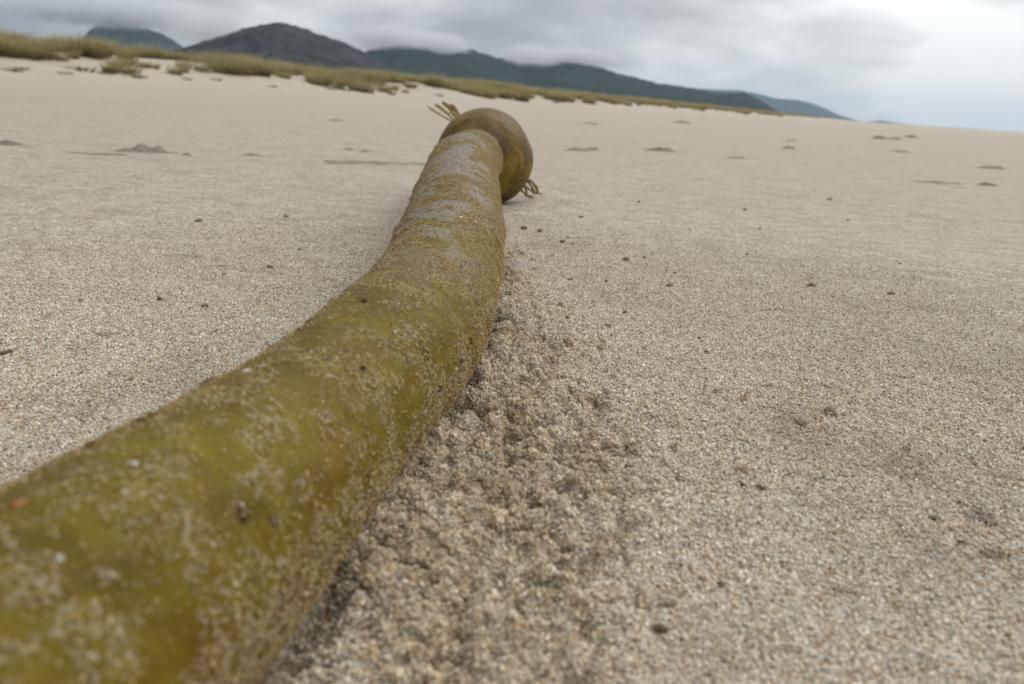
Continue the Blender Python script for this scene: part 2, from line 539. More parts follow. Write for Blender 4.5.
def ground_height(x, y):
    x = np.asarray(x, float); y = np.asarray(y, float)
    q = x * EQ[0] + y * EQ[1]
    d = np.hypot(x, y)
    z = -0.04 * np.maximum(q - 6.0, 0) * sstep(6.0, 12.0, q)              # the beach falls away to the sea
    z = np.maximum(z, -4.5)
    amp_far = 0.010 * sstep(1.2, 5.0, d) * (1 - sstep(150, 400, d))
    z = z + amp_far * fbm(x * 0.55 + 3, y * 0.75, octaves=4, seed=3)
    near = d < 3.0
    xn, yn = x[near], y[near]
    kx, kr = axis_at_y(yn)
    dr = xn - kx
    along = sstep(-0.4, 0.0, yn) * (1 - sstep(0.50, 0.75, yn))
    h = 0.0016 * fbm(xn * 9, yn * 14, octaves=4, seed=21)
    h += 0.0005 * fbm(xn * 120, yn * 150, octaves=3, seed=27)
    # disturbed, crumbly sand along the kelp's seaward side
    width = np.interp(yn, [0.0, 0.15, 0.25, 0.35, 0.48, 0.6], [0.10, 0.102, 0.088, 0.066, 0.050, 0.042])
    edge = dr - width + 0.018 * fbm(xn * 30, yn * 30, octaves=3, seed=5)
    M = (1 - sstep(-0.045, 0.025, edge)) * sstep(0.0, 0.02, dr) * along
    wob = 0.35 * fbm(xn * 90, yn * 90, octaves=2, seed=8)
    cl = 1 - worley(xn * 150 + wob, yn * 150 + wob, seed=2)
    cl2 = 1 - worley(xn * 330, yn * 330, seed=12)
    wob2 = 0.5 * fbm(xn * 160, yn * 160, octaves=2, seed=9)
    c1 = 1 - (worley(xn * 125 + wob, yn * 125 + wob, seed=2) / 0.75) ** 2          # rounded clods with creases between
    c2 = 1 - (worley(xn * 265 + wob2, yn * 265 - wob2, seed=12) / 0.75) ** 2
    big = fbm(xn * 48, yn * 48, octaves=3, seed=31, gain=0.55)
    c1 = np.clip(c1, -0.6, 1); c2 = np.clip(c2, -0.6, 1)
    h += M * (0.0034 * big + 0.0052 * (c1 - 0.4) * (0.5 + 0.8 * sstep(-.3, .5, vnoise(xn * 60, yn * 60, seed=33))) + 0.0034 * (c2 - 0.4))
    h += (1 - M) * 0.0005 * (cl2 - 0.4) * (0.4 + 0.6 * sstep(0.0, 0.3, vnoise(xn * 20, yn * 20, seed=77)))
    # a low bank of sand pushed up against the stipe
    bank = np.interp(yn, [0.0, 0.12, 0.2, 0.3, 0.42, 0.55, 0.7], [0.0, 0.000, 0.003, 0.0065, 0.0075, 0.004, 0.0])
    h += (bank + along * 0.0045 * np.clip(fbm(xn * 55, yn * 55, octaves=3, seed=35), -.5, 1)) * np.exp(-(np.maximum(dr - 0.022, 0) / 0.034) ** 2) * sstep(0.0, 0.02, dr)
    h += -0.004 * np.exp(-((dr - 0.020) / 0.006) ** 2) * (1 - sstep(0.10, 0.2, yn)) * along
    hl = 0.003 * np.exp(-(np.minimum(dr + 0.022, 0) / 0.03) ** 2) * (1 - sstep(-0.02, 0, dr)) * along * (0.5 + 0.8 * vnoise(xn * 25, yn * 25, seed=40))
    h += hl
    for hx, hy, hr, hd in HOLES:
        rr = np.hypot(xn - hx, (yn - hy) * 1.15) * (1 + 0.25 * vnoise(xn * 400, yn * 400, seed=3))
        h -= 1.35 * hd * np.exp(-(rr / hr) ** 4)
    # scour hollow round the bulb
    rb = np.hypot(xn - BULB_C[0] - 0.01, yn - BULB_C[1])
    h += -0.003 * np.exp(-(rb / 0.045) ** 2) + 0.0035 * np.exp(-((rb - 0.075) / 0.03) ** 2) * (0.4 + 0.8 * vnoise(xn * 30, yn * 30, seed=61))
    z[near] += h
    return z


def dark_sand_mask(x, y):
    """darker, browner sand along the kelp's seaward side"""
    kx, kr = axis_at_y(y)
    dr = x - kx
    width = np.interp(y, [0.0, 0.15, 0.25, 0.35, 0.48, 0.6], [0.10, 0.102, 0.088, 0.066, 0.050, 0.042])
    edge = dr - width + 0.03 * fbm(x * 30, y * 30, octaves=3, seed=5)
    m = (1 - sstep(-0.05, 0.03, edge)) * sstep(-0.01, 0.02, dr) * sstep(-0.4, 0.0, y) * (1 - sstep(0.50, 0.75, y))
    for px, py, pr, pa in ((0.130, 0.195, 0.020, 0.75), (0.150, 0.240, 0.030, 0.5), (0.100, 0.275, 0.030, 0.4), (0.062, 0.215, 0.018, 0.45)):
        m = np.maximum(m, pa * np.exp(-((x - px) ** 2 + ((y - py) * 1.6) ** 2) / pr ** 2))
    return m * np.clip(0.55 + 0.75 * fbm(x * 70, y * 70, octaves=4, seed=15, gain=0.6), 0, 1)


def graded(lo, hi, step, ratio, far_lo, far_hi):
    core = np.arange(lo, hi + step * .5, step)
    def go(x0, far, sgn):
        out = []; s = step; x = x0
        while abs(x) < abs(far):
            s *= ratio; x = x + sgn * s; out.append(x)
        return out
    return np.array(go(core[0], far_lo, -1)[::-1] + list(core) + go(core[-1], far_hi, 1))


gx = graded(-0.17, 0.21, 0.0012, 1.055, -9000, 9000)
gy = graded(0.09, 0.42, 0.0012, 1.032, -600, 10500)
# rows behind the camera need not be fine
GX, GY = np.meshgrid(gx, gy)
gz = ground_height(GX.ravel(), GY.ravel())
ground = link('sand_beach', mesh_from('sand_beach', np.stack([GX.ravel(), GY.ravel(), gz], 1), grid_faces(len(gy), len(gx))), SAND)
add_attr(ground.data, 'dark_sand', dark_sand_mask(GX.ravel(), GY.ravel()))
tag(ground, 'pale dry sand beach reaching to the dunes', kind='structure')

# the sea beyond the beach
ps = np.array([-4000.0, 12000.0]); qs = np.array([55.0, 14000.0])
V = [(*(p_ * EP + q_ * EQ), -2.4) for q_ in qs for p_ in ps]
sea = link('sea', mesh_from('sea', V, [(0, 2, 3, 1)]), SEA)
tag(sea, kind='structure')


# dune --------------------------------------------------------------
def dune_height(p_, q_):
    p_ = np.asarray(p_, float); q_ = np.asarray(q_, float)
    foot = -31.0 + 2.5 * fbm(p_ / 14, p_ * 0 + 4, octaves=3, seed=50)
    rise = sstep(0, 1, (foot - q_) / 15.0)
    crest = 1.50 + 0.38 * fbm(p_ / 9, q_ / 9, octaves=3, seed=52) + 0.25 * sstep(60, 300, p_)
    far = 0.5 * sstep(-55, -80, q_)
    return -0.06 + rise * crest + far + 0.06 * rise * fbm(p_ / 2.2, q_ / 2.2, octaves=3, seed=57)


dp = np.concatenate([np.arange(-60, 130, 0.8), np.arange(130, 400, 3.0), np.geomspace(400, 3500, 60)])
dq = np.concatenate([np.arange(-24, -56, -0.7), np.arange(-56, -140, -4.0)])
DP, DQ = np.meshgrid(dp, dq)
dzv = dune_height(DP.ravel(), DQ.ravel())
XY = DP.ravel()[:, None] * EP + DQ.ravel()[:, None] * EQ
dune = link('dune', mesh_from('dune', np.column_stack([XY, dzv]), grid_faces(len(dq), len(dp))), SAND)
tag(dune, kind='structure')


# hills ---------------------------------------------------------------
def hill(name, prof, dist, mat, seed, depth=0.28):
    """a ridge: azimuth (deg) / slope pairs seen from the beach set its skyline at the given distance"""
    az = np.array([a for a, _ in prof]); hh = np.array([h for _, h in prof]) * dist
    a0, a1 = az[0], az[-1]
    A = np.linspace(a0, a1, 260)
    Hh = np.interp(A, az, hh)
    wdw = np.hanning(9); wdw /= wdw.sum()
    Hh = np.convolve(np.pad(Hh, 4, mode='edge'), wdw, 'valid')
    T = np.concatenate([np.linspace(-1, 0, 40), np.linspace(0, 1, 16)[1:]])
    AA, TT = np.meshgrid(np.radians(A), T)
    HH = np.broadcast_to(Hh, AA.shape)
    R = dist * (1 + depth * TT)
    x = R * np.sin(AA); y = R * np.cos(AA)
    prof_t = np.where(TT < 0, (1 + TT) ** 0.85, 1 - TT ** 2)
    gully = fbm(x / (dist * 0.05), y / (dist * 0.09), octaves=5, seed=seed)
    trees = fbm(x / 14, y / 14, octaves=2, seed=seed + 3)
    z = HH * prof_t * (1 + 0.30 * gully * np.clip(-TT * 3, 0, 1)) + (6.0 * trees + 5.0 * fbm(x / 70, y / 70, octaves=2, seed=seed + 6)) * min(dist / 3000, 2) * HH / (HH + 30) - 6
    o = link(name, mesh_from(name, np.stack([x.ravel(), y.ravel(), z.ravel()], 1), grid_faces(len(T), len(A))), mat)
    return tag(o, kind='structure')


hill('hill', [(-46, .018), (-38, .022), (-31, .026), (-29, .031), (-28.2, 0.035), (-27.5, 0.0475), (-27.0, 0.0535), (-26, 0.0545), (-25, 0.0545), (-24.1, 0.0530), (-23.31, 0.0485),
              (-22.2, 0.0372), (-20, .03), (-17, .02)], 6200, HILL_GREEN, 101)
hill('hill', [(-27, .012), (-25, 0.024), (-23.37, 0.0326), (-22.49, 0.0379), (-20.68, 0.0506), (-19.16, 0.061), (-17.5, 0.0695), (-16.38, 0.0742),
              (-15.13, 0.0706), (-13.88, 0.0626), (-12.27, 0.057), (-10.97, 0.0476), (-9.65, 0.0358), (-7.97, 0.0231), (-5.93, 0.0138), (-3, .004)], 2100, HILL_BROWN, 131)
hill('hill', [(-18, .02), (-15, .028), (-12.28, 0.0374), (-10.64, 0.0501), (-8.67, 0.0585), (-7.34, 0.0575), (-5.32, 0.0562), (-4.32, 0.0585), (-2.61, 0.052),
              (-0.56, 0.0462), (0.8, 0.0463), (2.48, 0.0512), (4.19, 0.0483), (6.26, 0.0401), (8.31, 0.0329), (10.99, 0.0286), (12.99, 0.0236),
              (14.59, 0.0262), (15.6, 0.0193), (16.63, 0.0093), (17.65, 0.0003)], 3600, HILL_GREEN, 161)
hill('hill', [(8, .02), (11, .026), (14.26, 0.027), (15.56, 0.0237), (16.54, 0.0202), (18.11, 0.0194), (19.39, 0.0141), (20.68, 0.0056), (21.81, 0.0004),
              (22.4, 0.0003), (23.08, 0.0023), (23.68, 0.0013), (24.6, 0.0004)], 12500, HILL_GREEN, 191, 0.15)


# low cloud resting on the hilltops -------------------------------------
def cloud_mat(name, dens, seed):
    m = bpy.data.materials.new(name); m.use_nodes = True
    t = NT(m.node_tree)
    out = t.n('ShaderNodeOutputMaterial')
    pv = t.n('ShaderNodeVolumePrincipled')
    pv.inputs['Color'].default_value = (0.86, 0.87, 0.89, 1)
    pv.inputs['Anisotropy'].default_value = 0.2
    obj = t.n('ShaderNodeTexCoord').outputs['Object']
    wpos = t.n('ShaderNodeNewGeometry').outputs['Position']
    r = t.vmath('LENGTH', obj)
    n = t.noise(t.vmath('ADD', wpos, (seed * 999.0, 0, 0)), 0.011, 5, 0.62, 0.4)
    body = t.rng(t.math('ADD', r, t.math('MULTIPLY', t.math('SUBTRACT', n, 0.5), 2.4)), 0.95, -0.05, 0, 1)
    edge = t.rng(r, 1.0, 0.6, 0, 1)
    t.set(pv.inputs['Density'], t.math('MULTIPLY', t.math('MULTIPLY', body, edge), dens))
    t.t.links.new(pv.outputs[0], out.inputs['Volume'])
    return m


bm = bmesh.new(); bmesh.ops.create_icosphere(bm, subdivisions=3, radius=1.0)
cloud_me = bpy.data.meshes.new('low_cloud'); bm.to_mesh(cloud_me); bm.free()
CM = cloud_mat('low_cloud_vapour', 0.020, 1)
cloud_me.materials.append(CM)
for az, tan_, dist, rx, ry, rz, lab in [
        (-26.2, 0.0675, 5900, 950, 500, 130, 'grey cloud lying on the flat-topped hill behind the dune'),
        (-21.0, 0.058, 2050, 120, 160, 48, 'wisp of cloud on the shoulder of the brownish hill'),
        (-9.4, 0.0625, 3450, 240, 260, 75, 'cloud bank on the green hill just beyond the brownish slope'),
        (-5.9, 0.0600, 3450, 170, 260, 60, 'cloud wisp along the highest part of the green ridge'),
        (0.6, 0.0525, 3450, 200, 240, 60, 'cloud filling the dip in the green ridge'),
        (4.0, 0.0530, 3500, 260, 240, 55, 'thin cloud above the falling end of the green ridge')]:
    a = math.radians(az)
    o = bpy.data.objects.new('low_cloud', cloud_me); COL.objects.link(o)
    o.location = (dist * math.sin(a), dist * math.cos(a), dist * tan_)
    o.rotation_euler = (0, 0, -a); o.scale = (rx, ry, rz)
    tag(o, lab, 'cloud', kind='stuff')

# ------------------------------------------------------------------ haze
hz = bpy.data.materials.new('haze_air'); hz.use_nodes = True
t = NT(hz.node_tree)
out = t.n('ShaderNodeOutputMaterial'); pv = t.n('ShaderNodeVolumePrincipled')
pv.inputs['Color'].default_value = (0.62, 0.82, 1.0, 1)
pv.inputs['Density'].default_value = 3.4e-5
t.t.links.new(pv.outputs[0], out.inputs['Volume'])
bx = 15500.0
V = [(x, y, z) for z in (-8.0, 520.0) for y in (-6000.0, 18500.0) for x in (-bx, bx + 4000)]
haze = link('haze', mesh_from('haze', V, [(0, 2, 3, 1), (4, 5, 7, 6), (0, 1, 5, 4), (2, 6, 7, 3), (0, 4, 6, 2), (1, 3, 7, 5)], False), hz)
tag(haze, 'thin sea haze over the beach and hills', 'haze', kind='stuff')


# ------------------------------------------------------------------ dune grass
def tussock_mesh(name, n, height, spread, width, seed, lean=(0.25, 0.0)):
    r = np.random.default_rng(seed)
    V, F, hv, bv = [], [], [], []
    for i in range(n):
        a = r.uniform(0, 2 * math.pi); rad = spread * 0.55 * math.sqrt(r.uniform())
        root = np.array([rad * math.cos(a), rad * math.sin(a), -0.05])
        L = height * r.uniform(0.55, 1.15)
        out_ = np.array([math.cos(a), math.sin(a)]) * (0.25 + 0.65 * rad / spread) * r.uniform(0.5, 1.3) + np.array(lean)
        sidev = np.array([-math.sin(a + r.normal(0, .8)), math.cos(a + r.normal(0, .8)), 0])
        wv = width * r.uniform(0.6, 1.3); tone = r.uniform()
        droop = r.uniform(0.25, 0.65)
        base = len(V)
        for k in range(4):
            t_ = k / 3
            c = root + np.array([out_[0] * L * t_ ** 1.4, out_[1] * L * t_ ** 1.4, L * (t_ - droop * t_ ** 2.4 * 0.8)])
            ww = wv * (1 - 0.85 * t_)
            V += [c - sidev * ww / 2, c + sidev * ww / 2]; hv += [t_, t_]; bv += [tone, tone]
        for k in range(3):
            b = base + 2 * k
            F.append((b, b + 1, b + 3, b + 2))
    me = mesh_from(name, V, F)
    add_attr(me, 'height', hv); add_attr(me, 'blade', bv)
    return me


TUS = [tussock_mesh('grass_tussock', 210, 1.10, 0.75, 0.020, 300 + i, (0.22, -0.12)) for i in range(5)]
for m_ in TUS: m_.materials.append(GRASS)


def dune_spot(p_, q_):
    xy = p_ * EP + q_ * EQ
    return (xy[0], xy[1], float(dune_height(np.array([p_]), np.array([q_]))[0]))


def front_edge(p_):
    a = np.array([float(p_)])
    return -35.6 - 6.5 * float(sstep(-.5, .6, fbm(a / 4.5, a * 0 + 9, octaves=3, seed=70))[0])


spots = []                       # (row, p, q, size)
p_ = 12.0
while p_ < 900:                  # the grassy crest
    gap = 1.0 if p_ < 140 else 1.7 + (p_ - 140) * 0.006
    for k in range(4, 13 if p_ < 140 else 11):
        q_ = -40.2 - (k - 4) * 1.25 - random.uniform(-.7, .7) - 1.2 * float(vnoise(np.array([p_ / 5]), np.array([2.0]), seed=71)[0])
        pp = p_ + random.uniform(-.8, .8)
        if float(vnoise(np.array([pp / 3.0]), np.array([q_ / 3.0]), seed=88)[0]) > (0.34 if k < 8 else 0.45): continue
        spots.append((k, pp, q_, random.choice((0.6, 0.8, 1.0, 1.15))))
    p_ += gap
p_ = 13.0
while p_ < 420:                  # clumps straying down the bare face of the dune
    cq = -35.0 - 5.2 * random.random() ** 0.7
    size = random.choice((0.55, 0.7, 0.9, 1.15, 1.35)) * (1.0 if p_ < 140 else 1.3)
    for _ in range(random.choice((1, 2, 3, 4, 5))):
        spots.append((0, p_ + random.gauss(0, 0.75 * size), cq - abs(random.gauss(0, 1.1 * size)), size * random.uniform(.7, 1.1)))
    p_ += random.uniform(0.8, 2.9) * (1.0 if p_ < 140 else 2.2)
# the front rows, each tussock on its own; the rest as one mass
front = sorted([s for s in spots if s[0] <= 5], key=lambda s: math.hypot(s[1], s[2]))[:270]
fset = set(front)
for i, (k, pp, q_, size) in enumerate(front):
    o = bpy.data.objects.new('grass_tussock', TUS[i % 5]); COL.objects.link(o)
    o.location = dune_spot(pp, q_)
    s = size
    o.scale = (s * random.uniform(1.1, 1.7), s * random.uniform(1.1, 1.7), s * random.uniform(.95, 1.4))
    o.rotation_euler = (0, 0, random.uniform(-.6, .6))
    tag(o, 'tawny green tussock of dune grass along the dune front', 'grass', 'grass tussocks along the dune front')

mass = [s for s in spots if s not in fset]


def gn_group(name):
    g = bpy.data.node_groups.new(name, 'GeometryNodeTree')
    g.interface.new_socket('Geometry', in_out='INPUT', socket_type='NodeSocketGeometry')
    g.interface.new_socket('Geometry', in_out='OUTPUT', socket_type='NodeSocketGeometry')
    g.is_modifier = True
    return g, NT(g, clear=False)


me = bpy.data.meshes.new('dune_grass')
pts = np.array([dune_spot(pp, q_) for _, pp, q_, _s in mass], np.float32)
me.vertices.add(len(pts)); me.vertices.foreach_set('co', pts.ravel())
grass = link('dune_grass', me)
tag(grass, 'mass of dune grass covering the crest behind the front tussocks', 'grass', kind='stuff')
g, t = gn_group('dune_grass_mass')
gi, go = t.n('NodeGroupInput'), t.n('NodeGroupOutput')
join = t.n('GeometryNodeJoinGeometry')
holders = []
for v in range(3):
    ho = bpy.data.objects.new('grass_tussock', TUS[v])          # stays unlinked: only its shape is used
    holders.append(ho)
    oi = t.n('GeometryNodeObjectInfo'); oi.inputs['Object'].default_value = ho
    oi.inputs['As Instance'].default_value = True
    iop = t.n('GeometryNodeInstanceOnPoints')
    idx = t.n('GeometryNodeInputIndex')
    cmp_ = t.n('FunctionNodeCompare', data_type='INT', operation='EQUAL')
    t.set(cmp_.inputs[2], t.math('MODULO', idx.outputs[0], 3.0)); cmp_.inputs[3].default_value = v
    t.set(iop.inputs['Points'], gi.outputs[0]); t.set(iop.inputs['Instance'], oi.outputs['Geometry'])
    t.set(iop.inputs['Selection'], cmp_.outputs[0])
    rv = t.n('FunctionNodeRandomValue', data_type='FLOAT_VECTOR')
    rv.inputs[0].default_value = (0.8, 0.8, 0.65); rv.inputs[1].default_value = (1.6, 1.6, 1.45)
    t.set(iop.inputs['Scale'], rv.outputs[0])
    rr = t.n('FunctionNodeRandomValue', data_type='FLOAT_VECTOR')
    rr.inputs[0].default_value = (0, 0, -.7); rr.inputs[1].default_value = (0, 0, .7)
    rr.inputs['Seed'].default_value = 4
    t.set(iop.inputs['Rotation'], rr.outputs[0])
    t.t.links.new(iop.outputs[0], join.inputs[0])
t.set(go.inputs[0], join.outputs[0])
md = grass.modifiers.new('grass', 'NODES'); md.node_group = g

# low green plants on the open sand at the dune's foot
PL = [tussock_mesh('beach_plant', 70, 0.32, 0.55, 0.035, 400 + i, (0.1, 0)) for i in range(3)]
for m_ in PL: m_.materials.append(PLANT)
for i, (az, sc) in enumerate([(-31.8, 1.1), (-31.3, .8), (-28.2, 1.7), (-29.0, .8), (-26.8, .9), (-25.9, 1.2), (-25.2, 1.3), (-25.6, .9),
                              (-22.9, 1.2), (-22.2, .8), (-20.5, .9), (-17.0, .8), (-13.3, 1.2), (-12.3, 1.3), (-6.0, 1.2), (2.0, 1.4)]):
    ang = SHORE - math.radians(az)
    q_ = -(34.2 + (i * 37 % 11) * 0.28)
    pp = -q_ / math.tan(ang)
    o = bpy.data.objects.new('beach_plant', PL[i % 3]); COL.objects.link(o)
    o.location = dune_spot(pp, q_)
    o.scale = (sc * 1.3, sc * 1.3, sc * .9); o.rotation_euler = (0, 0, i * 1.3)
    tag(o, 'low grey-green plant on bare sand at the dune foot', 'plant', 'low plants at the dune foot')

# ------------------------------------------------------------------ bull kelp
kelp = link('bull_kelp', None)
kelp.empty_display_size = 0.05
kelp.location = (-0.04, 0.4, 0)
kelp.rotation_euler = (0, 0, 0)
tag(kelp, 'long olive bull kelp stalk with round brown bulb lying on the sand', 'kelp')
K0 = np.array(kelp.location)

s_near = np.interp(0.04, axis_fine[:, 1], np.linspace(0, ks[-1], 1500))
S = np.concatenate([np.linspace(0, s_near, 160)[:-1], np.arange(s_near, ks[-1], 0.00115)])
C4 = smooth_path(S)
NT_SEG = 168
TH = np.linspace(0, 2 * math.pi, NT_SEG, endpoint=False)
tan = np.gradient(C4[:, :3], S, axis=0); tan /= np.linalg.norm(tan, axis=1)[:, None]
sidev = np.cross(tan, (0, 0, 1)); sidev /= np.linalg.norm(sidev, axis=1)[:, None]
upv = np.cross(sidev, tan)
SS, TT = np.meshgrid(S, TH, indexing='ij')
cs, sn = np.cos(TT), np.sin(TT)
Rr = C4[:, 3][:, None]
YY = C4[:, 1][:, None] + 0 * TT
# round coordinates so that the noise has no seam
ux, uy = cs * 0.03, sn * 0.03
lump = fbm(ux * 22, uy * 22, SS * 16, octaves=3, seed=200)
warp = 0.010 * fbm(ux * 45, uy * 45, SS * 30, octaves=3, seed=205)
ring = np.abs(vnoise(SS / 0.021 + warp / 0.010, ux * 16, uy * 16, seed=210))
crack = (1 - sstep(0.02, 0.19, ring)) * sstep(-0.05, 0.35, fbm(ux * 60, uy * 60, SS * 60, octaves=3, seed=214))
ring2 = np.abs(vnoise(SS / 0.010 + warp / 0.006, ux * 20, uy * 20, seed=219))
crack = np.maximum(crack, 0.8 * (1 - sstep(0.01, 0.14, ring2)) * sstep(0.1, 0.5, fbm(ux * 70, uy * 70, SS * 70, octaves=3, seed=221)))
far_part = sstep(0.20, 0.42, YY)
crack = crack * (0.25 + 0.75 * far_part)
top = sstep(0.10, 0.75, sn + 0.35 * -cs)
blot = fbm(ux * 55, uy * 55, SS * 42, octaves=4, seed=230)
sheen_tint = top * far_part * sstep(-0.16, 0.14, blot) * (1 - crack)  # bare upper skin whose grey sky reflection is painted into its colour
sheen_tint = np.maximum(sheen_tint, 0.9 * sstep(0.715, 0.735, YY) * sstep(0.1, 0.7, sn - 0.2 * cs) * (1 - sstep(0.80, 0.815, YY)) * sstep(-.35, 0.0, blot))
rust = sstep(0.12, 0.45, fbm(ux * 75, uy * 75, SS * 75, octaves=4, seed=240)) * sstep(0.55, -0.1, sn) if False else \
    sstep(0.12, 0.45, fbm(ux * 75, uy * 75, SS * 75, octaves=4, seed=240)) * (1 - sstep(-0.1, 0.65, sn))
flank = (1 - sstep(-0.25, 0.50, sn)) * sstep(-0.3, 0.2, cs)
ridge = sstep(0.30, 0.72, -cs) * (1 - sstep(0.93, 1.0, sn))
cl_n = fbm(ux * 95, uy * 95, SS * 95, octaves=5, seed=300, gain=0.68)
cl_big = fbm(ux * 24, uy * 24, SS * 17, octaves=3, seed=306)
mask = cl_n + 0.25 * cl_big
cover = sstep(-0.16 - 0.34 * flank - 0.20 * ridge - 0.06 * far_part, 0.12 - 0.28 * flank - 0.16 * ridge - 0.04 * far_part, mask)
cover = cover * np.clip(0.52 + 0.48 * flank + 0.30 * ridge + 0.12 * far_part, 0, 1)
cover = np.clip(cover * (1 - 0.9 * sheen_tint) + 0.06 * crack, 0.0, 1) * (1 - 0.5 * crack)
disp = 0.0007 * cover * (0.6 + fbm(ux * 240, uy * 240, SS * 240, octaves=2, seed=310)) + 0.0011 * lump + 0.0013 * crack + 0.00035 * sheen_tint + 0.00045 * fbm(ux * 160, uy * 160, SS * 160, octaves=3, seed=250)
# crumpled skin on the left flank further away
disp += 0.0008 * far_part * sstep(0.2, 0.9, -cs) * fbm(ux * 100, uy * 100, SS * 60, octaves=2, seed=255)
rad = Rr + disp
P = C4[:, None, :3] + (sidev[:, None, :] * cs[..., None] + upv[:, None, :] * sn[..., None]) * rad[..., None]
# close the far-behind end with a shrinking cap
cap = []
for f_ in (0.93, 0.7, 0.35, 0.02):
    rr_ = C4[0, 3] * f_
    off = -math.sqrt(max(1 - f_ * f_, 0)) * C4[0, 3] * 0.7
    cap.append(C4[0, :3] + tan[0] * off + (sidev[0] * cs[0][:, None] + upv[0] * sn[0][:, None]) * rr_)
cap = np.array(cap[::-1])
Pall = np.concatenate([cap, P], 0)
nrow = Pall.shape[0]
stipe_me = mesh_from('stipe', Pall.reshape(-1, 3) - K0, grid_faces(nrow, NT_SEG, True)[:, ::-1])
z4 = np.zeros((4, NT_SEG))
add_attr(stipe_me, 'sheen_tint', np.concatenate([z4, sheen_tint]))
add_attr(stipe_me, 'crack', np.concatenate([z4, crack]))
add_attr(stipe_me, 'sandy', np.concatenate([z4, cover]))
add_attr(stipe_me, 'rust', np.concatenate([z4, rust]))
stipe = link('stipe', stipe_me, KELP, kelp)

# bulb: a lathe round the axis that runs on from the stipe
ax = np.array([0.020, 0.0835, 0.0]); ax /= np.linalg.norm(ax)
bs = np.cross(ax, (0, 0, 1)); bs /= np.linalg.norm(bs); bu = np.cross(bs, ax)
half = BULB_R * 1.03
sax = np.concatenate([np.linspace(-0.064, -0.02, 34)[:-1], half * np.cos(np.linspace(math.acos(-0.02 / half), 0.02, 63))])
sph = BULB_R * np.sqrt(np.clip(1 - (sax / half) ** 2, 0, 1))
kk = 0.012                                   # a fillet where the stalk swells into the bulb
hh_ = np.clip(0.5 + 0.5 * (sph - 0.0272) / kk, 0, 1)
rsp = np.where(sax < 0, 0.0272 * (1 - hh_) + sph * hh_ + kk * hh_ * (1 - hh_), sph)
NB = 128
TB = np.linspace(0, 2 * math.pi, NB, endpoint=False)
pr, pt = np.meshgrid(np.arange(96), TB, indexing='ij')
cb, sb = np.cos(pt), np.sin(pt)
rb_ = rsp[pr]; sb_ = sax[pr] * 1.0
dirn = (bs * cb[..., None] + bu * sb[..., None])
base = BULB_C + ax * (sb_)[..., None] * 1.0 + dirn * rb_[..., None]
nrm = (base - BULB_C); nrm /= np.linalg.norm(nrm, axis=-1)[..., None]
# sax runs from negative (towards the stipe) to positive (tip)
bd = 0.0017 * fbm(nrm[..., 0] * 2.2, nrm[..., 1] * 2.2, nrm[..., 2] * 2.2, octaves=3, seed=270) + 0.00025 * fbm(nrm[..., 0] * 16, nrm[..., 1] * 16, nrm[..., 2] * 16, octaves=3, seed=273)
BP = base + nrm * bd[..., None]
bulb_me = mesh_from('bulb', BP.reshape(-1, 3) - K0, grid_faces(96, NB, True)[:, ::-1])
add_attr(bulb_me, 'sheen_tint', sstep(0.1, 0.8, nrm[..., 2]) * sstep(-0.5, 0.1, fbm(nrm[..., 0] * 3, nrm[..., 1] * 3, nrm[..., 2] * 3, octaves=3, seed=277)))
bulb = link('bulb', bulb_me, BULB, kelp)


def strap(pts, w0, w1, thick, twist=0.0, a0=0.0):
    """a torn blade: a flat tapering strap with rounded section along a smooth course"""
    pts = np.array(pts, float)
    pts = pts[0] + (pts - pts[0]) * (0.95 if pts[0][0] < -.03 else 0.84)
    u = np.linspace(0, 1, len(pts)); uu = np.linspace(0, 1, 18)
    Q = np.stack([np.interp(uu, u, pts[:, i]) for i in range(3)], 1)
    for _ in range(3):
        Q[1:-1] = 0.25 * Q[:-2] + 0.5 * Q[1:-1] + 0.25 * Q[2:]
    T = np.gradient(Q, axis=0); T /= np.linalg.norm(T, axis=1)[:, None]
    ref = np.array([0.3, -0.5, 0.8])
    A = np.cross(T, ref); A /= np.linalg.norm(A, axis=1)[:, None]
    B = np.cross(A, T)
    rows = []
    for i in range(len(uu)):
        a = a0 + twist * uu[i]
        a1 = A[i] * math.cos(a) + B[i] * math.sin(a); b1 = -A[i] * math.sin(a) + B[i] * math.cos(a)
        wv = (w0 * (1 - uu[i]) + w1 * uu[i]) * (1 + 0.2 * math.sin(uu[i] * 9 + twist))
        if i == len(uu) - 1: wv *= 0.35
        rows.append([Q[i] + a1 * wv * math.cos(k * math.pi / 4) + b1 * thick * math.sin(k * math.pi / 4) for k in range(8)])
    R_ = np.array(rows)
    me = mesh_from('blade_stub', R_.reshape(-1, 3) - K0, grid_faces(len(uu), 8, True))
    return me


